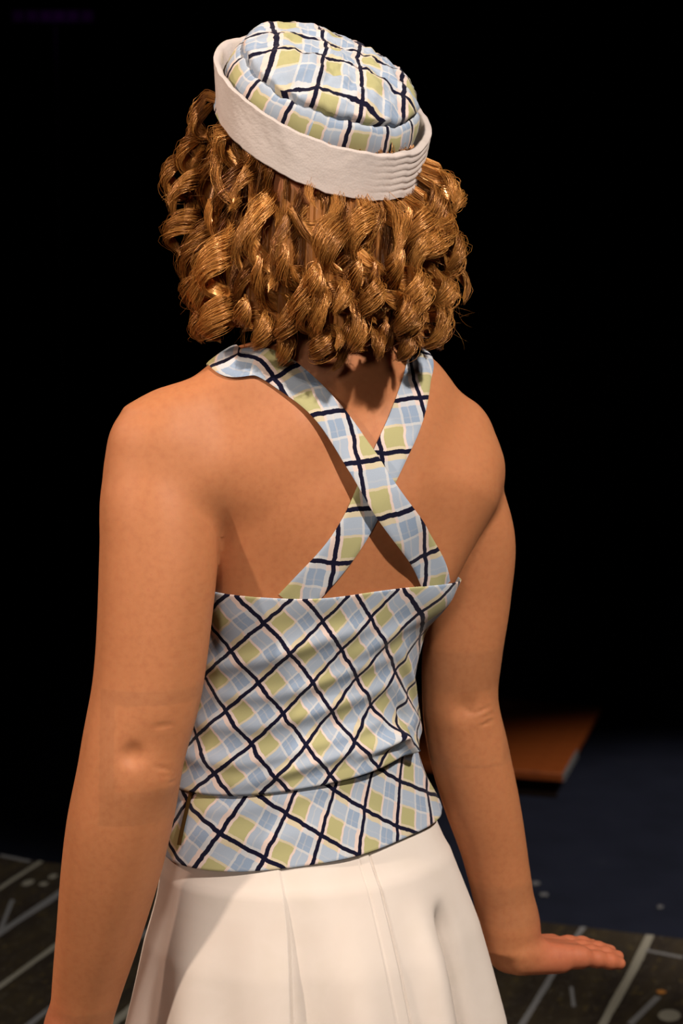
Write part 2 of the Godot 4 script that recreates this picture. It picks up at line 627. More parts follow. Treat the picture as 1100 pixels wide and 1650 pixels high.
# ---------------------------------------------------------------- body
func build_field() -> void:
	var f := Field.new()
	field = f
	var trunk := Column.new()
	trunk.setup([
		[0.60, -0.030, -0.010, 0.165, 0.110],
		[0.74, -0.030, -0.008, 0.160, 0.115],
		[0.82, -0.033, -0.006, 0.153, 0.108],
		[0.90, -0.043, -0.006, 0.144, 0.096],
		[0.97, -0.044, -0.008, 0.128, 0.086],
		[1.04, -0.039, -0.010, 0.119, 0.082],
		[1.10, -0.030, -0.010, 0.123, 0.088],
		[1.16, -0.020, -0.008, 0.132, 0.096],
		[1.22, -0.014, -0.008, 0.140, 0.100],
		[1.28, -0.012, -0.010, 0.138, 0.094],
		[1.33, -0.010, -0.012, 0.115, 0.078],
		[1.38, -0.008, -0.016, 0.078, 0.060],
		[1.42, -0.008, -0.020, 0.056, 0.054],
	], YAW, false)
	var arms := [[
		[242, 664, 0.066, 0.022], [243, 684, 0.068, 0.0310], [246, 722, 0.073, 0.0415], [249, 785, 0.082, 0.0520], [255, 880, 0.095, 0.0575], [249, 1000, 0.110, 0.0565], [237, 1110, 0.120, 0.0545], [213, 1220, 0.130, 0.0520], [194, 1320, 0.130, 0.0528], [180, 1400, 0.125, 0.0500], [161, 1500, 0.115, 0.0430], [138, 1610, 0.100, 0.0345], [122, 1700, 0.090, 0.0290]],
		[[724, 696, -0.066, 0.020], [728, 712, -0.068, 0.0285], [739, 738, -0.071, 0.0380], [748, 795, -0.078, 0.0430], [762, 870, -0.085, 0.0460], [757, 960, -0.090, 0.0455], [744, 1060, -0.092, 0.0445], [741, 1120, -0.095, 0.0425], [753, 1200, -0.100, 0.0450], [774, 1290, -0.105, 0.0430], [797, 1380, -0.110, 0.0370], [811, 1450, -0.112, 0.0345], [820, 1520, -0.112, 0.0315]]]
	f.cols = [trunk]
	for arm in arms:
		var rows := []
		for q in arm:
			var p := U(q[0], q[1], q[2])
			rows.push_front([p.y, p.x, p.z, q[3], q[3]])
		var c := Column.new()
		c.setup(rows, 0.0, true)
		f.cols.append(c)
		var top_row: Array = rows[-3]
		f.capsule(Vector3(top_row[1], top_row[0], top_row[2]), Vector3(top_row[1], top_row[0] - 0.01, top_row[2]), top_row[3] * 0.97, top_row[3] * 0.97, f.cols.size() - 1)
	# neck and head (face away from the camera)
	f.capsule(Vector3(-0.006, 1.37, -0.005), Vector3(-0.016, 1.50, -0.02), 0.056, 0.054, 0)
	f.capsule(Vector3(-0.020, 1.565, 0.0), Vector3(-0.026, 1.55, -0.045), 0.082, 0.072, 0)
	f.capsule(Vector3(-0.026, 1.54, -0.05), Vector3(-0.028, 1.475, -0.085), 0.062, 0.028, 0)
	f.capsule(Vector3(-0.029, 1.545, -0.118), Vector3(-0.029, 1.515, -0.137), 0.008, 0.012, 0)
	for s in [-1.0, 1.0]:
		f.capsule(Vector3(-0.022 + s * 0.080, 1.545, -0.02), Vector3(-0.022 + s * 0.078, 1.52, -0.028), 0.016, 0.009, 0)
		f.bump(Vector3(-0.028 + s * 0.032, 1.548, -0.118), 0.014, -0.008)
	f.bump(Vector3(-0.028, 1.497, -0.118), 0.016, 0.006)
	# shoulder girdle
	f.chain([U(560, 580, 0.01), U(410, 632, 0.03), U(298, 688, 0.055)], [0.042, 0.043, 0.041], 0)
	f.chain([U(545, 580, 0.01), U(650, 634, -0.035), U(722, 692, -0.060)], [0.042, 0.041, 0.0385], 0)
	f.capsule(U(470, 700, 0.045), U(330, 760, 0.06), 0.045, 0.05, 0)
	f.capsule(U(640, 700, 0.0), U(712, 775, -0.035), 0.045, 0.047, 0)
	# side of the back under the arms
	f.capsule(U(718, 790, -0.035), U(668, 930, -0.005), 0.056, 0.040, 0)
	f.capsule(U(384, 800, 0.035), U(408, 960, 0.035), 0.048, 0.040, 0)
	# blades, spine, waist hollow
	f.bump(U(430, 800, 0.11), 0.050, 0.007)
	f.bump(U(690, 790, 0.06), 0.045, 0.007)
	for q in [[560, 640], [575, 700], [590, 760], [598, 830], [600, 900], [598, 960]]:
		f.bump(U(q[0], q[1], 0.098), 0.030, -0.0045)
	f.bump(U(560, 612, 0.07), 0.020, 0.003)
	# hands: palm down, bent back at the wrist, fingers out
	hand(f, U(821, 1526, -0.112), Vector3(0.85, -0.235, -0.45).normalized(), 0.10)
	hand(f, U(121, 1702, 0.090), Vector3(-0.80, -0.10, 0.45).normalized(), 0.2)
	# elbows: dimple beside the point of the bone, the bone, the pad below
	f.use_all([0, 1, 2, 4])
	var spots := [[214, 1217, 0.0095, -0.0085], [240, 1200, 0.022, -0.0030], [200, 1268, 0.026, 0.0022], [262, 1262, 0.018, 0.0035],
		[752, 1140, 0.012, -0.0030], [778, 1155, 0.014, 0.0022], [733, 1165, 0.014, 0.0015]]
	var at := spots.map(func(q): return hit(f, q[0], q[1]))
	elbows = [hit(f, 262, 1228), hit(f, 775, 1150)]
	var creases := [[250, 1236, 284, 1243], [254, 1250, 286, 1250], [262, 1262, 284, 1258], [246, 1172, 282, 1168], [745, 1140, 764, 1150], [764, 1150, 792, 1137], [768, 1160, 798, 1147], [772, 1169, 796, 1160]]
	var marks := []
	for c in creases:
		for k in 9: marks.append(hit(f, lerpf(c[0], c[2], k / 8.0), lerpf(c[1], c[3], k / 8.0)))
	for i in spots.size(): f.bump(at[i], spots[i][2], spots[i][3])
	for i in marks.size(): f.bump(marks[i], 0.0028, -0.00075 * sin(PI * (0.08 + 0.84 * (i % 9) / 8.0)))
	# legs and feet, under the skirt and out of the picture
	for s in [-1.0, 1.0]:
		var hx: float = -0.03 + s * 0.085 * cos(YAW)
		var hz: float = -0.008 - s * 0.085 * sin(YAW)
		f.chain([Vector3(hx, 0.72, hz), Vector3(hx, 0.42, hz - 0.01), Vector3(hx, 0.28, hz + 0.004), Vector3(hx, 0.085, hz)], [0.082, 0.052, 0.050, 0.034], 3)
		f.chain([Vector3(hx, 0.075, hz + 0.005), Vector3(hx - 0.05, 0.040, hz - 0.11), Vector3(hx - 0.075, 0.024, hz - 0.17)], [0.036, 0.030, 0.022], 3)
		f.capsule(Vector3(hx, 0.034, hz + 0.02), Vector3(hx, 0.04, hz), 0.032, 0.033, 3)

# fwd points along the fingers; the palm is down and the little finger towards the camera
func hand(f: Field, w: Vector3, fwd: Vector3, roll: float) -> void:
	var up := (Vector3.UP - fwd * fwd.y).normalized()
	var lat := fwd.cross(up)            # towards the little finger of the right hand
	if lat.z < 0.0: lat = -lat
	up = (up * cos(roll) - lat * sin(roll)).normalized()
	lat = (lat - up * up.dot(lat) - fwd * fwd.dot(lat)).normalized()
	var P := func(a: float, b: float, c: float) -> Vector3: return w + fwd * a + lat * b + up * c
	f.capsule(w + Vector3(0, 0.03, 0), P.call(0.010, 0.0, -0.004), 0.027, 0.0255, 4)
	f.capsule(w + Vector3(0, 0.022, 0), w + Vector3(0, -0.002, 0), 0.0275, 0.0275, 4)
	for q in [[0.030, 0.0135], [0.012, 0.0145], [-0.008, 0.0145], [-0.026, 0.0135]]:
		f.capsule(P.call(0.010, q[0] * 0.55, -0.006), P.call(0.078, q[0], 0.0), 0.0185, q[1] + 0.0005, 4)
	f.capsule(P.call(0.004, 0.018, -0.010), P.call(0.055, 0.027, -0.009), 0.018, 0.012, 4)   # heel on the little-finger side
	var fingers := [[0.031, 0.060, 0.0094, -0.16], [0.011, 0.074, 0.0098, 0.02], [-0.0085, 0.080, 0.0102, 0.08], [-0.028, 0.071, 0.0100, 0.14]]
	for q in fingers:
		var len_: float = q[1]
		var a: Vector3 = P.call(0.074, q[0], 0.0)
		var dir: Vector3 = (fwd + lat * (q[0] * 2.5) + up * (0.04 + q[3] * 0.3)).normalized()
		var b: Vector3 = a + dir * len_ * 0.46
		var c: Vector3 = b + (dir - up * 0.06).normalized() * len_ * 0.30
		var d: Vector3 = c + (dir - up * 0.10).normalized() * len_ * 0.24
		f.capsule(a, b, q[2] * 1.06, q[2], 4)
		f.capsule(b, c, q[2], q[2] * 0.94, 4)
		f.capsule(c, d, q[2] * 0.94, q[2] * 0.78, 4)
	var t0: Vector3 = P.call(0.015, -0.024, -0.006)
	var t1: Vector3 = P.call(0.050, -0.048, -0.010)
	var t2: Vector3 = P.call(0.080, -0.058, -0.008)
	var t3: Vector3 = P.call(0.104, -0.062, -0.006)
	f.capsule(t0, t1, 0.017, 0.0125, 4)
	f.capsule(t1, t2, 0.0125, 0.0105, 4)
	f.capsule(t2, t3, 0.0105, 0.0085, 4)

func build_person() -> void:
	var V := PackedVector3Array()
	var N := PackedVector3Array()
	var I := PackedInt32Array()
	var rh := U(821, 1526, -0.112)
	var lh := U(121, 1702, 0.090)
	var boxes := [AABB(rh - Vector3(0.08, 0.05, 0.17), Vector3(0.27, 0.10, 0.25)), AABB(lh - Vector3(0.22, 0.07, 0.08), Vector3(0.30, 0.10, 0.25))]
	for e in elbows: boxes.append(AABB(e - Vector3.ONE * 0.04, Vector3.ONE * 0.08))
	surface_nets(field, Vector3(-0.42, -0.02, -0.34), Vector3(0.36, 1.68, 0.28), 0.005, boxes, V, N, I)
	for b in boxes:
		surface_nets_into(b.grow(0.0225), 0.0028, V, N, I)
	var C := PackedColorArray()                  # hands are naturally redder than the arms
	for v in V:
		var near := minf(v.distance_to(rh + Vector3(0.09, -0.02, -0.05)), v.distance_to(lh + Vector3(-0.08, -0.02, 0.05)))
		C.append(Color.WHITE.lerp(Color(1.0, 0.80, 0.92), smoothstep(0.13, 0.07, near)))
	person = obj("person", arrays_mesh(V, N, I, null, C), M.skin, self)
	tag(person, "young woman seen from behind, curly hair, plaid sailor hat, crossed straps, arms away from sides", "person")

func surface_nets_into(b: AABB, cell: float, V: PackedVector3Array, N: PackedVector3Array, I: PackedInt32Array) -> void:
	var v := PackedVector3Array()
	var n := PackedVector3Array()
	var i := PackedInt32Array()
	surface_nets(field, b.position, b.end, cell, [], v, n, i)
	var at := V.size()
	V.append_array(v)
	N.append_array(n)
	for k in i: I.append(k + at)


# ---------------------------------------------------------------- cloth
# distance of the torso surface (without arms) from its axis, at height y in direction th (0 = straight back)
func torso_point(y: float, th: float, off: float) -> Vector3:
	var row := field.row_at(y)
	var c := Vector3(row[0], y, row[1])
	var d := Vector3(sin(YAW + th), 0.0, cos(YAW + th))
	var r := 0.11
	for i in 7:
		r -= (field.value(c + d * r) - off) * 0.95
	return c + d * r

func torso_angle(p: Vector3) -> float:
	var row := field.row_at(p.y)
	return wrapf(atan2(p.x - row[0], p.z - row[1]) - YAW, -PI, PI)

# ridges: [[pixels of the line ...], half width in metres, height in metres] turned into (arc, y) lines
func ridge_lines(list: Array) -> Array:
	var out := []
	for r in list:
		var pts := PackedVector2Array()
		for q in r[0]:
			var p := hit(field, q[0], q[1])
			pts.append(Vector2(torso_angle(p) * 0.115, p.y))
		out.append([pts, r[1], r[2]])
	return out

func ridge_height(lines: Array, s: float, y: float) -> float:
	var h := 0.0
	var q := Vector2(s, y)
	for l in lines:
		var pts: PackedVector2Array = l[0]
		var w: float = l[1]
		var best := 1.0
		var along := 0.0
		for i in pts.size() - 1:
			var ab := pts[i + 1] - pts[i]
			var t := clampf((q - pts[i]).dot(ab) / ab.length_squared(), 0.0, 1.0)
			var d := (q - pts[i] - ab * t).length()
			if d < best:
				best = d
				along = (i + t) / (pts.size() - 1)
		if best < w * 3.0:
			h += l[2] * exp(-best * best / (w * w)) * (0.35 + 0.65 * sin(PI * along))
	return h

func build_top() -> void:
	field.use_all([0])
	var top := node("top", person)
	var lines := ridge_lines([
		[[[345, 1075], [430, 1062], [520, 1030], [590, 1010]], 0.009, 0.0030],
		[[[360, 1120], [450, 1118], [560, 1080], [640, 1050]], 0.008, 0.0025],
		[[[330, 1165], [420, 1168], [520, 1140], [620, 1100], [665, 1085]], 0.009, 0.0035],
		[[[310, 1215], [400, 1225], [500, 1200], [600, 1160], [670, 1130]], 0.009, 0.0045],
		[[[390, 1262], [470, 1235], [560, 1200], [650, 1165]], 0.008, 0.0055],
		[[[560, 1215], [620, 1185], [672, 1160]], 0.006, 0.006],
		[[[640, 1060], [655, 1100], [662, 1150]], 0.006, 0.003],
		[[[630, 1110], [640, 1160], [650, 1190]], 0.005, -0.003],
		[[[560, 1060], [610, 1030], [660, 1000]], 0.010, 0.003],
		[[[420, 1010], [520, 1000], [620, 975]], 0.014, -0.0015],
	])
	var nu := 241
	var nv := 110
	var P := PackedVector3Array()
	var T := PackedVector2Array()
	var per := 0.0455
	for j in nv:
		for i in nu:
			var th := TAU * i / (nu - 1) - PI
			var bot := 0.962 + 0.018 * sin(th) - 0.003 * sin(th * 2.0 + 0.5)
			var yt := 1.155 + 0.002 * sin(th * 3.0)
			var k := clampf((j - 4.0) / (nv - 12.0), 0.0, 1.0)
			var y := lerpf(yt, bot, k)
			var off := 0.005 + 0.004 * smoothstep(0.75, 1.0, k) + 0.007 * smoothstep(0.70, 0.98, k) * exp(-pow((th - 0.35) / 0.55, 2.0))
			off += ridge_height(lines, th * 0.115, y) * 1.5
			if j < 4: off -= 0.0022 * (1.0 - j / 4.0) * (1.0 if j > 0 else 1.5)
			var yy := y
			if j < 4: yy = yt + [-0.010, 0.0, 0.0012, 0.0008][j]
			if j > nv - 8:                          # tucked under at the waist seam
				var q := (j - (nv - 8)) / 7.0
				off = off * (1.0 - q) + 0.002 * q
				yy -= 0.006 * sin(q * PI * 0.5) - 0.003 * q
			P.append(torso_point(yy, th, off))
			var s := th * 0.118
			T.append(Vector2((s + y) * 0.7071, (s - y) * 0.7071) / per / 4.0 + Vector2(0.03, 0.05))
	obj("bodice", sheet(P, T, nu, nv, true, false), M.plaid, top)
	# the hip band under the waist seam
	var low := ridge_lines([
		[[[300, 1300], [400, 1300], [470, 1290]], 0.008, 0.002],
		[[[420, 1290], [520, 1270], [620, 1230]], 0.008, 0.002],
		[[[330, 1345], [430, 1350], [520, 1330]], 0.010, 0.0018],
		[[[660, 1220], [680, 1270], [692, 1300]], 0.006, 0.003],
	])
	P = PackedVector3Array()
	T = PackedVector2Array()
	nv = 50
	for j in nv:
		for i in nu:
			var th := TAU * i / (nu - 1) - PI
			var yt := 0.980
			var yb := 0.882 + 0.010 * sin(th)
			var k := clampf(j / (nv - 4.0), 0.0, 1.0)
			var y := lerpf(yt, yb, k)
			var off := 0.0035 + 0.0085 * k * k + 0.002 * k * sin(th * 5.0 + 1.0)
			off += ridge_height(low, th * 0.115, y)
			if j > nv - 4:
				off -= 0.0012 * (j - nv + 4)
				y += 0.001 * (j - nv + 3)
			P.append(torso_point(y, th, off))
			var s := th * 0.127
			var v := Vector2(s, y).rotated(deg_to_rad(29.0))
			T.append(Vector2(v.x, v.y) / 0.049 / 4.0 + Vector2(0.11, 0.02))
	obj("hip_band", sheet(P, T, nu, nv, true, false), M.plaid, top)
	# side zip at her left
	var zp := PackedVector3Array()
	var zt := PackedVector2Array()
	for j in 12:
		for i in 5:
			var y := lerpf(0.958, 0.892, j / 11.0)
			var th := -1.38 + (i - 2) * 0.010
			zp.append(torso_point(y, th, 0.0062 + 0.0055 * (j / 11.0) * (j / 11.0) + (0.0022 if i == 2 else 0.0)))
			zt.append(Vector2(i, j) * 0.1)
	obj("side_zip", sheet(zp, zt, 5, 12, false), M.brass, top)
	# straps: along the back, over the shoulder, down the front to the bodice
	field.use_all([0, 1, 2])
	strap(top, [[706, 952, 0.0008], [684, 905, 0.008], [650, 855, 0.014], [611, 803, 0.0165], [577, 750, 0.015], [545, 698, 0.010], [507, 645, 0.006], [460, 605, 0.0035], [418, 583, 0.003], [372, 585, 0.003]],
		[Vector3(-0.115, 1.375, -0.01), Vector3(-0.115, 1.33, -0.09), Vector3(-0.11, 1.25, -0.13), Vector3(-0.11, 1.14, -0.13)], 0.0178, 0.055, 0.008, 24.0)
	strap(top, [[470, 975, 0.0006], [499, 943, 0.003], [545, 890, 0.0035], [576, 840, 0.004], [602, 785, 0.0045], [628, 730, 0.0045], [651, 680, 0.0035], [666, 630, 0.003], [674, 590, 0.003]],
		[Vector3(0.066, 1.385, -0.05), Vector3(0.052, 1.34, -0.11), Vector3(0.04, 1.25, -0.14), Vector3(0.03, 1.14, -0.135)], 0.0175, 0.054, 0.003, -32.0)

func strap(top: Node3D, pix: Array, more: Array, half: float, per: float, phase: float, turn: float) -> void:
	var ctrl := []
	for q in pix:
		var p := hit(field, q[0], q[1])
		ctrl.append([p, q[2]])
	for p in more: ctrl.append([p, 0.003])
	var nv := 140
	var nu := 13
	var C := PackedVector3Array()
	var O := PackedFloat32Array()
	for j in nv:
		var f := float(j) / (nv - 1) * (ctrl.size() - 1)
		var i := mini(int(f), ctrl.size() - 2)
		f -= i
		var p: Vector3 = (ctrl[i][0] as Vector3).cubic_interpolate(ctrl[i + 1][0], ctrl[maxi(i - 1, 0)][0], ctrl[mini(i + 2, ctrl.size() - 1)][0], f)
		for k in 4: p -= field.normal(p) * field.value(p) * 0.9
		C.append(p)
		O.append(lerpf(ctrl[i][1], ctrl[i + 1][1], f))
	for pass_ in 3:
		var D := C.duplicate()
		for j in range(1, nv - 1): D[j] = C[j] * 0.5 + (C[j - 1] + C[j + 1]) * 0.25
		C = D
	var P := PackedVector3Array()
	var T := PackedVector2Array()
	var run := 0.0
	for j in nv:
		if j > 0: run += (C[j] - C[j - 1]).length()
		var t := (C[mini(j + 1, nv - 1)] - C[maxi(j - 1, 0)]).normalized()
		var n := field.normal(C[j], 0.008)
		var side := t.cross(n).normalized()
		n = side.cross(t).normalized()
		for i in nu:
			var a := float(i - 1) / (nu - 3) * 2.0 - 1.0
			var lift := O[j]
			if i == 0 or i == nu - 1:
				a = clampf(a, -0.99, 0.99)
				lift -= 0.0016
			else:
				lift -= 0.0006 * smoothstep(0.8, 1.0, absf(a))
				lift += -0.0005 * exp(-pow((absf(a) - 0.86) / 0.03, 2.0))
			var p := C[j] + side * a * half
			var v := field.value(p)
			p += field.normal(p) * (maxf(lift * 0.45, lift - maxf(v, 0.0) * 0.7) - minf(v, 0.0))
			P.append(p)
			var w := Vector2(a * half, run).rotated(deg_to_rad(turn))
			T.append(Vector2(w.x + 0.02, w.y + phase) / per / 4.0)
	obj("strap", sheet(P, T, nu, nv, false), M.plaid, top)

func build_skirt() -> void:
	var rows := [[0.955, 0.112, 0.078], [0.90, 0.145, 0.0975], [0.88, 0.153, 0.106], [0.85, 0.163, 0.122], [0.77, 0.184, 0.148], [0.66, 0.206, 0.174], [0.50, 0.236, 0.204], [0.38, 0.255, 0.225]]
	var nu := 901
	var nv := 100
	var P := PackedVector3Array()
	var T := PackedVector2Array()
	for j in nv:
		var y := lerpf(0.955, 0.38, j / (nv - 1.0))
		var r := 0
		while r < rows.size() - 2 and rows[r + 1][0] > y: r += 1
		var f: float = (y - rows[r][0]) / (rows[r + 1][0] - rows[r][0])
		var r0: Array = rows[maxi(r - 1, 0)]
		var r3: Array = rows[mini(r + 2, rows.size() - 1)]
		var a := cubic_interpolate(rows[r][1], rows[r + 1][1], r0[1], r3[1], f)
		var b := cubic_interpolate(rows[r][2], rows[r + 1][2], r0[2], r3[2], f)
		var g := smoothstep(0.88, 0.62, y)
		var c := field.row_at(maxf(y, 0.6))
		for i in nu:
			var th := TAU * i / (nu - 1) - PI
			var x := sin(th) * a
			var z := cos(th) * b
			var d := 0.0
			d += 0.010 * g * sin(th * 6.0 + 0.7) * (0.5 + 0.5 * cos(th * 0.5))
			d += 0.004 * g * sin(th * 11.0 + 2.0)
			# box pleat left of the seam, open towards the hem; the seam; the hollow to its right
			var pl := th + 0.46
			var deepen := smoothstep(0.885, 0.70, y)
			d += (0.0012 + 0.008 * deepen) * smoothstep(0.004, -0.010, pl) * exp(-pow(pl / 0.16, 2.0)) - (0.001 + 0.004 * deepen) * smoothstep(-0.004, 0.012, pl) * exp(-pow(pl / 0.10, 2.0))
			var sm := th - 0.20 + 0.03 * sin((0.9 - y) * 14.0)
			d += 0.0022 * smoothstep(0.006, -0.004, sm) * exp(-pow(sm / 0.10, 2.0)) - 0.0030 * exp(-pow((sm - 0.006) / 0.008, 2.0)) - 0.0012 * exp(-pow((sm + 0.085) / 0.006, 2.0))
			d += -0.024 * smoothstep(0.825, 0.775, y) * exp(-pow((th - 0.66 - 0.3 * (0.78 - y)) / 0.085, 2.0))
			d += 0.014 * smoothstep(0.84, 0.74, y) * exp(-pow((th - 0.42) / 0.11, 2.0))
			d += 0.012 * smoothstep(0.86, 0.72, y) * exp(-pow((th + 0.12) / 0.16, 2.0))
			d += -0.007 * smoothstep(0.84, 0.70, y) * exp(-pow((th + 0.85) / 0.16, 2.0))
			var n := Vector2(sin(th) / a, cos(th) / b).normalized()
			x += n.x * d
			z += n.y * d
			P.append(Vector3(c[0] + x * cos(YAW) + z * sin(YAW), y, c[1] - x * sin(YAW) + z * cos(YAW)))
			T.append(Vector2(th * 0.15, y))
	var o := obj("skirt", sheet(P, T, nu, nv, true), M.cream_cotton, person)
	o.set_meta("label", "cream flared skirt with a back seam and a pleat")


# ---------------------------------------------------------------- hat
func build_hat() -> void:
	var hat := node("hat", person)
	var n := (cam_basis * Vector3(0.34, 0.76, 0.55)).normalized()
	var toward := -ray(520, 150).normalized()
	var e1 := toward.cross(n).normalized() * -1.0        # the long way of the ring, to the right
	if e1.x < 0.0: e1 = -e1
	var e2 := n.cross(e1).normalized()                   # towards the viewer or away
	if e2.dot(toward) < 0.0: e2 = -e2
	var ct := U(521, 150, -0.012)
	var cb := U(514, 228, -0.008)
	hat_up = n
	hat_base = cb
	var wob := FastNoiseLite.new()
	wob.seed = 21
	wob.frequency = 1.1
	# brim: a stiff turned-up cuff, doubled, with rows of stitching
	var prof := []                                       # [height 0..1, radius offset]
	for k in 9: prof.append([lerpf(0.12, 0.985, k / 8.0), -0.0065])
	prof.append([1.0, -0.0045])
	prof.append([1.012, -0.0022])
	prof.append([1.0, 0.0])
	for k in 61:
		var h := lerpf(0.985, 0.03, k / 60.0)
		var st := 0.0
		for row in [0.90, 0.76, 0.62, 0.48, 0.34, 0.20]:
			st -= 0.0004 * exp(-pow((h - row) / 0.03, 2.0))
		prof.append([h, 0.0006 + st])
	prof.append([0.005, -0.001])
	prof.append([0.0, -0.004])
	prof.append([0.04, -0.0075])
	var nu := 181
	var P := PackedVector3Array()
	var T := PackedVector2Array()
	for j in prof.size():
		var h: float = prof[j][0]
		for i in nu:
			var a := TAU * i / (nu - 1)
			var dir := e1 * sin(a) + e2 * cos(a)
			var r := lerpf(0.1125, 0.1195, h) * (1.0 + 0.010 * sin(2.0 * a + 0.6))
			r += 0.0022 * wob.get_noise_2d(sin(a) * 1.2, cos(a) * 1.2 + h * 0.4) * (0.3 + h)
			P.append(cb.lerp(ct, h) + dir * (r + prof[j][1] * (1.0 if prof[j][1] < -0.001 or j < 12 else 0.12 + 2.4 * smoothstep(0.5, 1.1, wrapf(a, -PI, PI)) * smoothstep(2.6, 1.8, wrapf(a, -PI, PI)))) + n * 0.0025 * wob.get_noise_2d(sin(a) * 3.0 + 9.0, cos(a) * 3.0))
			T.append(Vector2(a * 0.12, h * 0.06))
	obj("brim", sheet(P, T, nu, prof.size(), true), M.white_cotton, hat)
	# crown: side band and a puffed top panel with a seam between them
	var cs := cb.lerp(ct, 0.93)
	var band := [[-0.045, 0.104], [-0.03, 0.1045], [-0.015, 0.1045], [0.001, 0.104], [0.010, 0.102], [0.016, 0.0995], [0.0195, 0.0965], [0.020, 0.093]]
	P = PackedVector3Array()
	T = PackedVector2Array()
	for q in band:
		for i in nu:
			var a := TAU * i / (nu - 1)
			P.append(crown_point(cs, e1, e2, n, a, q[0], q[1], wob))
			T.append(Vector2(a * 0.104 + 0.012, q[0] * 1.1 + 0.01) / 0.049 / 4.0)
	var fl := false
	obj("crown_band", sheet(P, T, nu, band.size(), true, not fl), M.plaid, hat)
	P = PackedVector3Array()
	T = PackedVector2Array()
	var rings := 26
	for j in rings:
		var s := float(j) / (rings - 1)
		for i in nu:
			var a := TAU * i / (nu - 1)
			var r := 0.0995 * pow(1.0 - s, 0.9)
			var h := 0.0185 + 0.033 * pow(clampf(1.0 - pow(r / 0.101, 3.2), 0.0, 1.0), 0.75)
			if j == 0:
				r = 0.093
				h = 0.0185
			P.append(crown_point(cs, e1, e2, n, a, h, r, wob))
			var q := Vector2(sin(a), cos(a)) * (r + 0.35 * maxf(h - 0.03, 0.0))
			T.append(q.rotated(0.16) / 0.049 / 4.0 + Vector2(0.115, 0.09))
	obj("crown_top", sheet(P, T, nu, rings, true, not fl), M.plaid, hat)
	for k in 2:                                          # the two short seams of the crown
		var w := 0.9 if k == 0 else 3.9
		var Q := PackedVector3Array()
		var W := PackedVector2Array()
		for j in 16:
			for i in 3:
				var h := lerpf(-0.03, 0.012, j / 15.0)
				Q.append(crown_point(cs, e1, e2, n, w + (i - 1) * 0.012, h, 0.1047 - 0.005 * smoothstep(0.0, 0.013, h) + (0.001 if i == 1 else 0.0), wob))
				W.append(Vector2(i, j) * 0.01)
		obj("seam", sheet(Q, W, 3, 16, false, not fl), M.plaid, hat)

func crown_point(c: Vector3, e1: Vector3, e2: Vector3, n: Vector3, a: float, h: float, r: float, wob: FastNoiseLite) -> Vector3:
	var up := clampf((h + 0.01) / 0.03, 0.0, 1.0)
	var w := wob.get_noise_2d(sin(a) * r * 16.0, cos(a) * r * 16.0)
	var rr := r * (1.0 + up * 0.025 * wob.get_noise_2d(sin(a) * 1.8 + 4.0, cos(a) * 1.8))
	var hh := h + up * 0.006 * w + up * 0.004 * wob.get_noise_2d(sin(a) * r * 40.0 + 3.0, cos(a) * r * 40.0)
	return c + (e1 * sin(a) + e2 * cos(a)) * rr + n * hh


# ---------------------------------------------------------------- hair
# height of the hat's lower rim plane above a spot on the head
func under_hat(x: float, z: float) -> float:
	return hat_base.y - (hat_up.x * (x - hat_base.x) + hat_up.z * (z - hat_base.z)) / hat_up.y

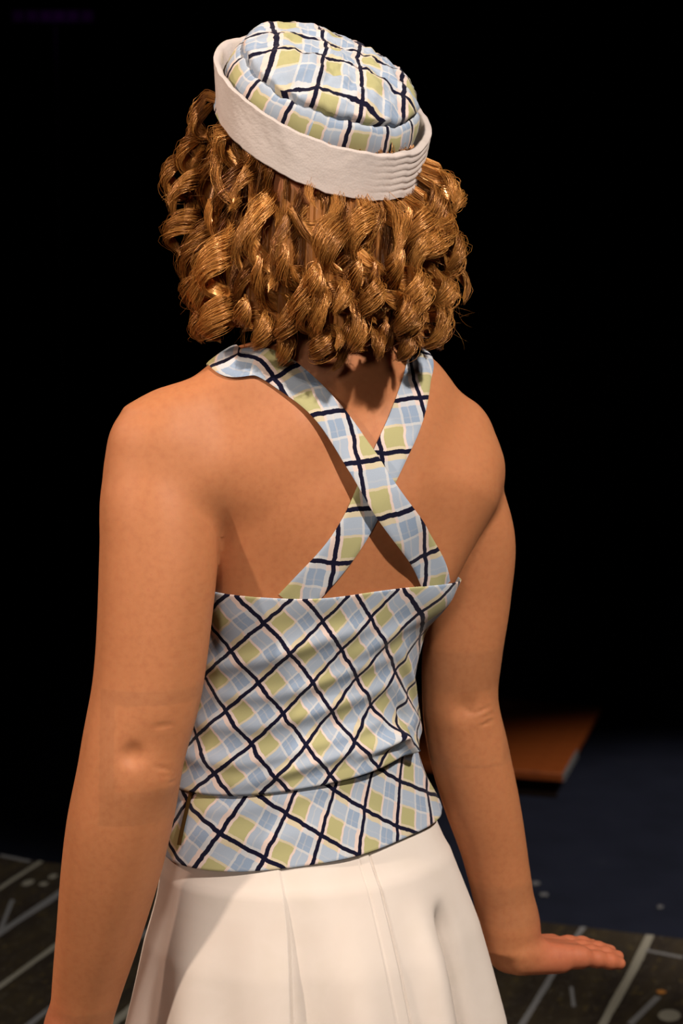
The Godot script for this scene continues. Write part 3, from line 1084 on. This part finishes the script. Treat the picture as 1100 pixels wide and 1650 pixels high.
func build_hair() -> void:
	# scalp hair under the curls
	var P := PackedVector3Array()
	var T := PackedVector2Array()
	var nu := 601
	var nv := 40
	for j in nv:
		var k := float(j) / (nv - 1)
		var y := lerpf(1.66, 1.425, k)
		var r := 0.098 * pow(sin(clampf(0.10 + k * 1.75, 0.0, PI)), 0.32)
		for i in nu:
			var a := TAU * i / (nu - 1)
			var s := sin(a)
			var c := cos(a)
			var depth := 0.122 if c > 0.0 else 0.066
			var rr := r * (1.0 + 0.010 * sin(a * 75.0 + k * 9.0) + 0.006 * sin(a * 131.0 - k * 5.0) + 0.03 * sin(a * 17.0 + k * 3.0))
			P.append(Vector3(-0.020 + s * rr * 1.02, y, -0.015 + c * rr / 0.098 * depth * 0.86))
			T.append(Vector2(a, k))
	var hair := obj("hair", sheet(P, T, nu, nv, true), M.hair_root, person)
	hair.set_meta("label", "shoulder-length golden brown ringlets")
	var count := 0
	# the ringlets one can tell apart: [x0, y0, x1, y1, bend, radius, turns, phase, z0, z1, width, blondness]
	var seen := [
		[352, 175, 310, 270, -14, 14, 1.1, 0.4, -0.01, 0.01, 26, 0.5], [330, 225, 292, 345, -12, 21, 1.4, 1.2, 0.0, 0.02, 30, 0.5], [318, 300, 286, 405, -10, 20, 1.3, 2.5, 0.01, 0.02, 30, 0.45],
		[362, 215, 385, 330, 20, 24, 1.2, 0.8, 0.04, 0.075, 34, 0.6], [385, 240, 360, 345, 14, 22, 1.0, 0.2, 0.05, 0.085, 30, 0.65], [345, 335, 352, 470, -4, 27, 1.5, 2.2, 0.07, 0.085, 46, 0.85],
		[338, 430, 352, 548, -6, 26, 1.6, 0.6, 0.06, 0.07, 42, 0.8], [310, 440, 335, 550, -8, 15, 1.5, 1.0, 0.03, 0.03, 24, 0.5], [408, 300, 428, 470, 6, 22, 1.7, 2.4, 0.095, 0.105, 38, 0.8],
		[412, 420, 470, 555, 10, 21, 1.6, 0.3, 0.095, 0.09, 32, 0.6], [395, 260, 440, 370, 14, 15, 1.1, 0.0, 0.085, 0.1, 22, 0.5], [420, 285, 515, 335, -14, 19, 0.9, 2.6, 0.085, 0.105, 36, 0.85],
		[480, 300, 530, 380, 18, 22, 1.2, 1.6, 0.105, 0.115, 30, 0.8], [478, 345, 560, 430, -6, 25, 1.2, 2.8, 0.11, 0.118, 36, 0.6], [455, 400, 520, 560, 8, 20, 1.9, 1.3, 0.105, 0.105, 32, 0.6],
		[472, 430, 540, 560, 6, 17, 1.8, 2.2, 0.11, 0.11, 28, 0.65], [510, 425, 550, 500, 6, 21, 1.2, 0.6, 0.115, 0.12, 28, 0.7], [525, 465, 590, 565, 6, 18, 1.4, 2.0, 0.11, 0.11, 30, 0.6],
		[545, 305, 600, 440, 14, 22, 1.5, 2.5, 0.11, 0.12, 40, 0.75], [575, 300, 640, 430, 14, 20, 1.2, 1.4, 0.105, 0.11, 40, 0.65], [610, 290, 690, 440, 16, 22, 1.2, 2.0, 0.085, 0.085, 44, 0.7],
		[600, 430, 660, 540, 8, 20, 1.6, 0.2, 0.105, 0.1, 30, 0.5], [640, 400, 680, 530, 8, 24, 1.6, 1.1, 0.09, 0.08, 38, 0.65], [650, 300, 700, 390, 18, 26, 1.3, 0.0, 0.06, 0.05, 34, 0.75],
		[668, 285, 722, 330, 10, 20, 1.0, 1.5, 0.03, 0.02, 24, 0.7], [690, 330, 705, 430, 12, 24, 1.5, 2.4, 0.03, 0.03, 32, 0.75], [680, 420, 712, 500, 8, 24, 1.4, 0.5, 0.04, 0.03, 30, 0.65],
		[690, 455, 738, 485, -8, 9, 0.7, 0.5, 0.03, 0.01, 12, 0.75], [670, 480, 700, 560, 14, 22, 1.3, 1.8, 0.05, 0.05, 28, 0.4], [665, 525, 712, 555, -6, 11, 0.8, 2.6, 0.05, 0.04, 18, 0.4],
		[560, 520, 612, 572, 6, 18, 1.2, 1.0, 0.1, 0.1, 24, 0.4], [415, 520, 470, 572, -4, 19, 1.3, 2.0, 0.085, 0.08, 26, 0.55], [510, 540, 545, 590, 8, 17, 1.2, 0.4, 0.09, 0.09, 16, 0.4], [620, 520, 655, 570, 6, 18, 1.3, 0.8, 0.09, 0.08, 24, 0.35],
		[700, 300, 734, 350, 12, 18, 1.2, 0.9, 0.0, 0.0, 24, 0.7], [640, 330, 695, 455, 12, 21, 1.5, 2.9, 0.08, 0.07, 32, 0.7], [700, 375, 724, 450, 10, 18, 1.3, 1.7, 0.01, 0.01, 26, 0.6], [655, 350, 690, 420, 14, 24, 1.4, 0.4, 0.075, 0.065, 26, 0.8],
		[442, 330, 452, 455, 8, 16, 1.4, 1.1, 0.095, 0.1, 24, 0.35], [375, 320, 396, 430, 8, 17, 1.3, 2.0, 0.08, 0.09, 26, 0.5], [338, 165, 328, 225, -8, 14, 0.9, 0.3, 0.0, 0.015, 26, 0.4], [305, 265, 280, 330, -12, 18, 1.2, 0.5, -0.01, 0.0, 26, 0.5],
		[575, 420, 610, 520, 8, 19, 1.6, 1.2, 0.108, 0.108, 28, 0.5], [395, 480, 430, 560, 6, 18, 1.4, 0.9, 0.085, 0.08, 28, 0.6], [640, 455, 668, 560, 8, 18, 1.5, 2.4, 0.085, 0.075, 28, 0.45], [500, 520, 520, 575, 4, 16, 1.2, 2.8, 0.1, 0.095, 24, 0.45],
	]
	for q in seen:
		var tuck := clampf((360.0 - q[1]) / 50.0, 0.0, 1.0)
		var a := U(q[0], q[1] - (38.0 if q[0] > 400 else 12.0) * tuck, q[8] - (0.062 if q[8] > 0.04 else 0.02) * tuck)
		if tuck > 0.3 and Vector2(a.x - hat_base.x, a.z - hat_base.z).length() < 0.10: a.y = maxf(a.y, under_hat(a.x, a.z) + 0.018)
		var b := U(q[2], q[3], q[9])
		var m := (a + b) * 0.5 + Vector3(q[4], 0.0, 0.0) / 1600.0 + Vector3(0, 0, 0.006 - 0.016 * (tuck if q[8] > 0.04 else 0.0))
		lock(hair, [a, m, b], q[5] * 1.12 / 1600.0, q[6], q[7], q[10] * 1.3 / 1600.0, 200, q[11])
		count += 1
	# the rest of the head of hair: ringlets hanging all round, deeper ones behind those
	for ring in 3:
		var num: int = [30, 26, 20][ring]
		for i in num:
			var a := TAU * (i + rng.randf_range(-0.25, 0.25)) / num
			if cos(a) < -0.5 or (ring == 2 and cos(a) > 0.35): continue
			var out: float = [0.105, 0.125, 0.138][ring]
			var dep: float = [0.078, 0.090, 0.112][ring]
			var y1 := rng.randf_range(1.415, 1.435)
			if ring == 2: y1 += rng.randf_range(0.0, 0.05)
			var p0 := Vector3(-0.02 + sin(a) * 0.080, 0.0, -0.01 + cos(a) * 0.064)
			p0.y = under_hat(p0.x, p0.z) + rng.randf_range(0.015, 0.035)
			var y0 := p0.y
			var p1 := Vector3(-0.018 + sin(a) * out, lerpf(y0, y1, 0.46), -0.01 + cos(a) * dep)
			var p2 := Vector3(-0.018 + sin(a + 0.06) * out * rng.randf_range(0.92, 1.05), y1, -0.01 + cos(a + 0.06) * dep * 0.92)
			if ring == 0:                       # hair lying close to the head, hardly curled until its ends
				p0 = Vector3(-0.02 + sin(a) * 0.086, under_hat(-0.02 + sin(a) * 0.086, cos(a) * 0.07) + 0.05, -0.01 + cos(a) * 0.080)
				p1 = Vector3(-0.02 + sin(a) * 0.106, lerpf(p0.y, y1, 0.45), -0.01 + cos(a) * 0.100)
				p2 = Vector3(-0.02 + sin(a) * 0.104, y1 + rng.randf_range(-0.01, 0.02), -0.01 + cos(a) * 0.082)
				lock(hair, [p0, p1, p2], 0.0055, rng.randf_range(0.8, 1.5), rng.randf() * TAU, 0.10, 110, rng.randf_range(0.1, 0.55))
				continue
			lock(hair, [p0, p1, p2], rng.randf_range(0.012, 0.017), rng.randf_range(1.4, 2.3), rng.randf() * TAU, rng.randf_range(0.022, 0.038), 110, rng.randf_range(0.1, 0.55))
	flyaways(hair)

func tube_strand(V: PackedVector3Array, N: PackedVector3Array, C: PackedColorArray, I: PackedInt32Array, pts: PackedVector3Array, rad: float, col: Color) -> void:
	var n := pts.size()
	var at := V.size()
	var side := Vector3(0.3, 0.2, 0.93)
	for k in n:
		var t := (pts[mini(k + 1, n - 1)] - pts[maxi(k - 1, 0)]).normalized()
		side = (side - t * t.dot(side)).normalized()
		var b := t.cross(side)
		var w := rad * (1.0 - 0.75 * pow(float(k) / (n - 1), 3.0))
		for s in 3:
			var d: Vector3 = side if s == 0 else (side * -0.5 + b * 0.866 if s == 1 else side * -0.5 - b * 0.866)
			V.append(pts[k] + d * w)
			N.append(d)
			C.append(col)
		if k > 0:
			var o := at + k * 3
			I.append_array(PackedInt32Array([o - 3, o, o - 2, o - 2, o, o + 1, o - 2, o + 1, o - 1, o - 1, o + 1, o + 2, o - 1, o + 2, o - 3, o - 3, o + 2, o]))

func lock(hair: Node3D, ctrl: Array, R: float, turns: float, phase: float, width: float, strands: int, blond: float) -> void:
	var n := 26
	# the axis of the ringlet, with room to run past both ends
	var A := PackedVector3Array()
	var m := 48
	var c0: Vector3 = ctrl[0]
	var c1: Vector3 = ctrl[1]
	var c2: Vector3 = ctrl[2]
	for k in m + 1:
		var t := lerpf(-0.2, 1.2, float(k) / m)
		A.append(c0 * (1 - t) * (1 - t) + c1 * 2.0 * t * (1 - t) + c2 * t * t)
	var L := (c1 - c0).length() + (c2 - c1).length()
	var V := PackedVector3Array()
	var N := PackedVector3Array()
	var C := PackedColorArray()
	var I := PackedInt32Array()
	var e1 := Vector3(1, 0, 0)
	var F1 := PackedVector3Array()
	var F2 := PackedVector3Array()
	for k in m + 1:
		var t := (A[mini(k + 1, m)] - A[maxi(k - 1, 0)]).normalized()
		var f1 := (e1 - t * t.dot(e1)).normalized()
		F1.append(f1)
		F2.append(t.cross(f1))
	var light := Color(0.80, 0.38, 0.092)
	var dark := Color(0.15, 0.038, 0.005)
	blond *= 0.95
	var base_col := dark.lerp(light, blond)
	# the body of the lock
	var cu := 7
	for k in n + 1:
		for i in cu:
			var u := float(i) / (cu - 1) - 0.5
			var q := helix(A, F1, F2, m, L, R, turns, phase, width, u, -0.8, float(k) / n)
			V.append(q[0])
			N.append(q[1])
			C.append(base_col)
			if k > 0 and i > 0:
				var o := V.size() - 1
				I.append_array(PackedInt32Array([o - cu - 1, o, o - 1, o - cu - 1, o - cu, o]))
	# its hairs, some of them in finer wisps that stray from it
	var tone := FastNoiseLite.new()
	tone.seed = hair.get_child_count() + 3
	tone.frequency = 0.5
	for s in strands:
		var u := rng.randf_range(-0.5, 0.5)
		var v := rng.randf_range(-0.9, 1.0)
		var dph := rng.randf_range(-0.12, 0.12)
		var stray := 1.0 + (rng.randf_range(0.1, 0.45) if rng.randf() < 0.16 else 0.0)
		var te := rng.randf_range(0.86, 1.0)
		var pts := PackedVector3Array()
		var w0 := rng.randf() * TAU
		for k in n + 1:
			var t := float(k) / n * te
			var q := helix(A, F1, F2, m, L, R * stray, turns, phase + dph, width * (1.0 + 0.5 * (stray - 1.0)), u + 0.05 * sin(t * 9.0 + w0), v, t)
			var wv := t * 5.0 + s * 7.3
			pts.append(q[0] + Vector3(tone.get_noise_2d(wv, 0.0), tone.get_noise_2d(wv, 50.0) * 0.5, tone.get_noise_2d(wv, 90.0)) * (0.0008 + 0.0030 * t) * (stray * stray))
		var b := clampf(blond + 0.5 * tone.get_noise_1d(u * 24.0) + rng.randf_range(-0.32, 0.32), 0.0, 1.0)
		tube_strand(V, N, C, I, pts, rng.randf_range(0.00022, 0.00042), dark.lerp(light, b))
	obj("curl", arrays_mesh(V, N, I, null, C), M.hair, hair)

func helix(A: PackedVector3Array, F1: PackedVector3Array, F2: PackedVector3Array, m: int, L: float, R: float, turns: float, phase: float, width: float, u: float, v: float, t: float) -> Array:
	var env := 0.25 + 0.75 * smoothstep(0.0, 0.3, t)
	env *= 1.0 - 0.72 * smoothstep(0.62, 1.0, t)
	var s := clampf((t + u * width / L * env + 0.2) / 1.4, 0.0, 1.0) * m
	var i := mini(int(s), m - 1)
	var f := s - i
	var c := A[i].lerp(A[i + 1], f)
	var ph := phase + TAU * turns * t + 0.7 * sin(t * 7.0 + phase * 3.0)
	var d := F1[i] * cos(ph) + F2[i] * sin(ph)
	var r := R * (0.30 + 0.70 * smoothstep(0.0, 0.35, t)) * (1.0 - 0.25 * smoothstep(0.6, 1.0, t))
	r *= 1.0 + 0.16 * sin(t * 11.0 + phase * 5.0)
	r *= 1.0 - 0.18 * (u * 2.0) * (u * 2.0)
	var p := c + d * (r + v * 0.0022)
	var rel := p - hat_base                 # hair stays inside the brim of the hat, where it is pressed under it
	var up := rel.dot(hat_up)
	if up > -0.003 and up < 0.075:
		var flat := rel - hat_up * up
		var len_ := flat.length()
		if len_ > 0.099 and len_ < 0.124: p -= flat * (1.0 - 0.099 / len_)
	return [p, d]

func flyaways(hair: Node3D) -> void:
	var V := PackedVector3Array()
	var N := PackedVector3Array()
	var C := PackedColorArray()
	var I := PackedInt32Array()
	for s in 170:
		var a := rng.randf_range(-PI * 0.62, PI * 0.62)
		var y := rng.randf_range(1.42, 1.57 - 0.05 * sin(a))
		var p := Vector3(-0.02 + sin(a) * rng.randf_range(0.11, 0.145), y, -0.01 + cos(a) * rng.randf_range(0.09, 0.12))
		var d := Vector3(sin(a) * rng.randf_range(0.1, 1.0), rng.randf_range(-1.0, 0.5), cos(a) * 0.5 + rng.randf_range(-0.4, 0.4)).normalized()
		var curl := Vector3(rng.randf_range(-1, 1), rng.randf_range(-1, 1), rng.randf_range(-1, 1)) * rng.randf_range(20.0, 70.0)
		var step := rng.randf_range(0.0009, 0.0024)
		var pts := PackedVector3Array()
		for k in 16:
			pts.append(p)
			d = d.rotated(curl.normalized(), curl.length() * step)
			p += d * step
		tube_strand(V, N, C, I, pts, 0.00013, Color(0.36, 0.17, 0.05))
	obj("flyaway_hair", arrays_mesh(V, N, I, null, C), M.hair, hair).set_meta("kind", "stuff")


# ---------------------------------------------------------------- the stage
func build_setting() -> void:
	var low := -0.25
	# front edge of the painted stage floor, from the photograph's edge line
	var a := on_level(0, 1380, 0.0)
	var b := on_level(1100, 1513, 0.0)
	var along := (b - a).normalized()
	var inward := Vector3(-along.z, 0.0, along.x)
	if inward.z < 0.0: inward = -inward
	var fl := Node3D.new()
	fl.name = "floor"
	fl.set_meta("kind", "structure")
	fl.set_meta("label", "dark stage floor painted as broad boards with pale joint lines")
	add_child(fl)
	var base := obj("subfloor", box_mesh(Vector3(9.0, 0.22, 8.0), 0.005), M.black_metal, fl)
	base.transform = Transform3D(Basis(along, Vector3.UP, along.cross(Vector3.UP)), (a + b) * 0.5 + inward * 4.03 + Vector3(0, -0.135, 0))
	var wide := 0.152
	var mid := (a + b) * 0.5
	# a joint passes through the pixel (1009, 1580)
	var j0 := (on_level(1009, 1580, 0.0) - mid).dot(along)
	var dirs := Basis(along, Vector3.UP, along.cross(Vector3.UP))
	var mesh_board := plank_mesh(wide - 0.004, 8.0)
	for i in range(-22, 22):
		var c := mid + along * (j0 + (i + 0.5) * wide) + inward * 4.0
		var o := obj("board", mesh_board, M["board_%d" % (absi(i * 7) % 3)], fl)
		o.transform = Transform3D(dirs, c + Vector3(0, -0.012, 0))
		# the pale line brushed along each joint
		var ln := obj("joint_line", plank_line(0.016 if i % 3 else 0.024, 8.0, i), M.pale_paint if i % 2 == 0 else M.grey_paint, fl)
		ln.transform = Transform3D(dirs, mid + along * (j0 + i * wide) + inward * 4.0 + Vector3(0, 0.0006, 0))
	# painted butt joints, knots and daubs
	for q in [[[1040, 1531], [1100, 1543], 0.012], [[0, 1378], [48, 1388], 0.014], [[866, 1612], [884, 1585], 0.008], [[1015, 1650], [1060, 1606], 0.014], [[20, 1450], [0, 1500], 0.01], [[920, 1590], [924, 1622], 0.008]]:
		var p := on_level(q[0][0], q[0][1], 0.001)
		var r := on_level(q[1][0], q[1][1], 0.001)
		var o := obj("paint_stroke", box_mesh(Vector3(q[2], 0.0012, (r - p).length()), 0.0004), M.grey_paint, fl)
		o.look_at_from_position((p + r) * 0.5, r, Vector3.UP)
	for q in [[1078, 1636, 0.022, 0.03], [45, 1422, 0.012, 0.022], [70, 1424, 0.010, 0.014], [85, 1412, 0.010, 0.016]]:
		var o := obj("paint_knot", lathe([Vector2(0.0, 0.0014), Vector2(0.7, 0.0014), Vector2(1.0, 0.0)], 20), M.pale_paint, fl)
		o.transform = Transform3D(dirs.scaled_local(Vector3(q[2], 1.0, q[3])), on_level(q[0], q[1], 0.0005))
	var dot := obj("paint_knot", lathe([Vector2(0.0, 0.0014), Vector2(0.007, 0.0014), Vector2(0.010, 0.0)], 16), M.ochre_paint, fl)
	dot.position = on_level(1065, 1598, 0.001)
	# lower dark blue floor beyond the edge
	var deep := obj("floor_lower", box_mesh(Vector3(12.0, 0.1, 7.0), 0.01), M.blue_floor, self)
	deep.position = Vector3(0.0, low - 0.05, -4.6)
	deep.set_meta("kind", "structure")
	deep.set_meta("label", "dark blue floor beyond the edge of the painted boards")
	var k := 0
	for q in [[876, 1442, 0.011], [862, 1424, 0.012], [1063, 1462, 0.009]]:
		var o := obj("paper_scrap", box_mesh(Vector3(q[2] * 2.0, 0.006, q[2] * 1.6), 0.002), M.grey_paint, self)
		o.position = on_level(q[0], q[1], low + 0.003) + Vector3(0, 0.0005, 0)
		o.rotation.y = 0.6 * k
		tag(o, ["small pale scrap on the blue floor beside the woman's right forearm", "faint scrap on the blue floor touching the outline of her right forearm", "faint scrap on the blue floor above her outstretched fingers"][k], "scrap")
		k += 1
	# wooden step
	var front := on_level(905, 1290, low)
	var st := node("wooden_step", self, front)
	tag(st, "low brown wooden step lying on the dark blue floor beyond the woman's right arm", "step")
	st.rotation.y = -0.27
	var tread := obj("tread", box_mesh(Vector3(0.72, 0.03, 0.95), 0.004, 1.4), M.wood, st)
	tread.position = Vector3(-0.36, 0.075, -0.475)
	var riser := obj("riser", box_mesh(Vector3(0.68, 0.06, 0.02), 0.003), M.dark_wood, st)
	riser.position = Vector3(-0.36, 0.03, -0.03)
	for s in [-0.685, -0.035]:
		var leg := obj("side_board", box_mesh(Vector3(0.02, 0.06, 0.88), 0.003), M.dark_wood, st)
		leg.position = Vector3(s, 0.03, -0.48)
	var edge := obj("end_strip", box_mesh(Vector3(0.006, 0.028, 0.30), 0.001), M.grey_paint, st)
	edge.position = Vector3(0.003, 0.075, -0.155)
	# a far, dim light bar placed to give the violet glow at the back
	var lm := mat("violet_glow", Color(0.05, 0.02, 0.06), 0.6)
	lm.emission_enabled = true
	lm.emission = Color(0.45, 0.08, 0.55)
	lm.emission_energy_multiplier = 0.014
	var bar := node("light_bar", self, U(85, 26, -7.1))
	tag(bar, "dim violet light bar placed to give the faint glow high at the back, far left", "stage light")
	obj("casing", box_mesh(Vector3(0.42, 0.07, 0.06), 0.006), M.black_metal, bar).position.z = -0.04
	var mast := obj("mast", lathe([Vector2(0.12, 0.0), Vector2(0.12, 0.02), Vector2(0.03, 0.03), Vector2(0.02, 0.06), Vector2(0.02, bar.position.y - low + 0.02), Vector2(0.0, bar.position.y - low + 0.02)]), M.black_metal, bar)
	mast.position = Vector3(0, low - bar.position.y, -0.09)
	for n6 in 6:
		var cell := obj("lens", box_mesh(Vector3(0.05, 0.05, 0.012), 0.004), lm, bar)
		cell.position = Vector3(-0.165 + n6 * 0.066, 0, 0)
	var glow := OmniLight3D.new()
	glow.name = "glow"
	glow.light_color = Color(0.7, 0.2, 0.9)
	glow.light_energy = 0.004
	glow.light_size = 0.05
	glow.shadow_enabled = true
	glow.position.z = 0.25
	bar.add_child(glow, true)
	# black drapes close the stage: back and sides, and a black ceiling
	drape("wall_back", Vector3(0.0, -0.25, -7.6), 12.0, 4.9, 0.0)
	drape("wall_left", Vector3(-5.6, -0.25, -1.9), 11.4, 4.9, PI / 2)
	drape("wall_right", Vector3(5.6, -0.25, -1.9), 11.4, 4.9, -PI / 2)
	var ce := obj("ceiling", box_mesh(Vector3(12.0, 0.1, 12.0), 0.01), M.black_drape, self)
	ce.position = Vector3(0, 4.72, -1.9)
	ce.set_meta("kind", "structure")

func plank_mesh(w: float, l: float) -> ArrayMesh:
	var P := PackedVector3Array()
	var T := PackedVector2Array()
	var prof := [[-0.5, -0.012], [-0.5, 0.009], [-0.485, 0.012], [0.485, 0.012], [0.5, 0.009], [0.5, -0.012]]
	for j in 2:
		for q in prof:
			P.append(Vector3(q[0] * w, q[1], (j - 0.5) * l))
			T.append(Vector2(q[0] + 0.5, j * l / 1.6))
	return sheet(P, T, prof.size(), 2, false, true)

func plank_line(w: float, l: float, sd: int) -> ArrayMesh:     # a hand-brushed line: its width and middle wander
	var P := PackedVector3Array()
	var T := PackedVector2Array()
	var n := FastNoiseLite.new()
	n.seed = sd + 50
	n.frequency = 1.5
	var steps := 120
	for j in steps + 1:
		var z := (float(j) / steps - 0.5) * l
		var m := 0.004 * n.get_noise_1d(z)
		var h := w * 0.5 * (0.85 + 0.5 * n.get_noise_1d(z * 2.0 + 30.0))
		for q in [[-1.0, -0.0008], [-0.9, 0.0], [0.9, 0.0], [1.0, -0.0008]]:
			P.append(Vector3(m + q[0] * h, q[1], z))
			T.append(Vector2(q[0], z))
	return sheet(P, T, 4, steps + 1, false, true)

func drape(called: String, at: Vector3, w: float, h: float, turn: float) -> void:
	var P := PackedVector3Array()
	var T := PackedVector2Array()
	var nu := 480
	for j in 2:
		for i in nu:
			var x := (float(i) / (nu - 1) - 0.5) * w
			P.append(Vector3(x, j * h, 0.05 * sin(x * 22.0) + 0.02 * sin(x * 51.0 + 1.0)))
			T.append(Vector2(x, j * h))
	for j in 2:                                                   # back of the drape, so that it has thickness
		for i in nu:
			P.append(P[(1 - j) * nu + i] - Vector3(0, 0, 0.02))
			T.append(Vector2(0, 0))
	var o := obj(called, sheet(P, T, nu, 4, false, true), M.black_drape, self)
	o.position = at
	o.rotation.y = turn
	o.set_meta("kind", "structure")
	o.set_meta("label", "black stage drape in folds closing the %s of the stage" % called.trim_prefix("wall_"))
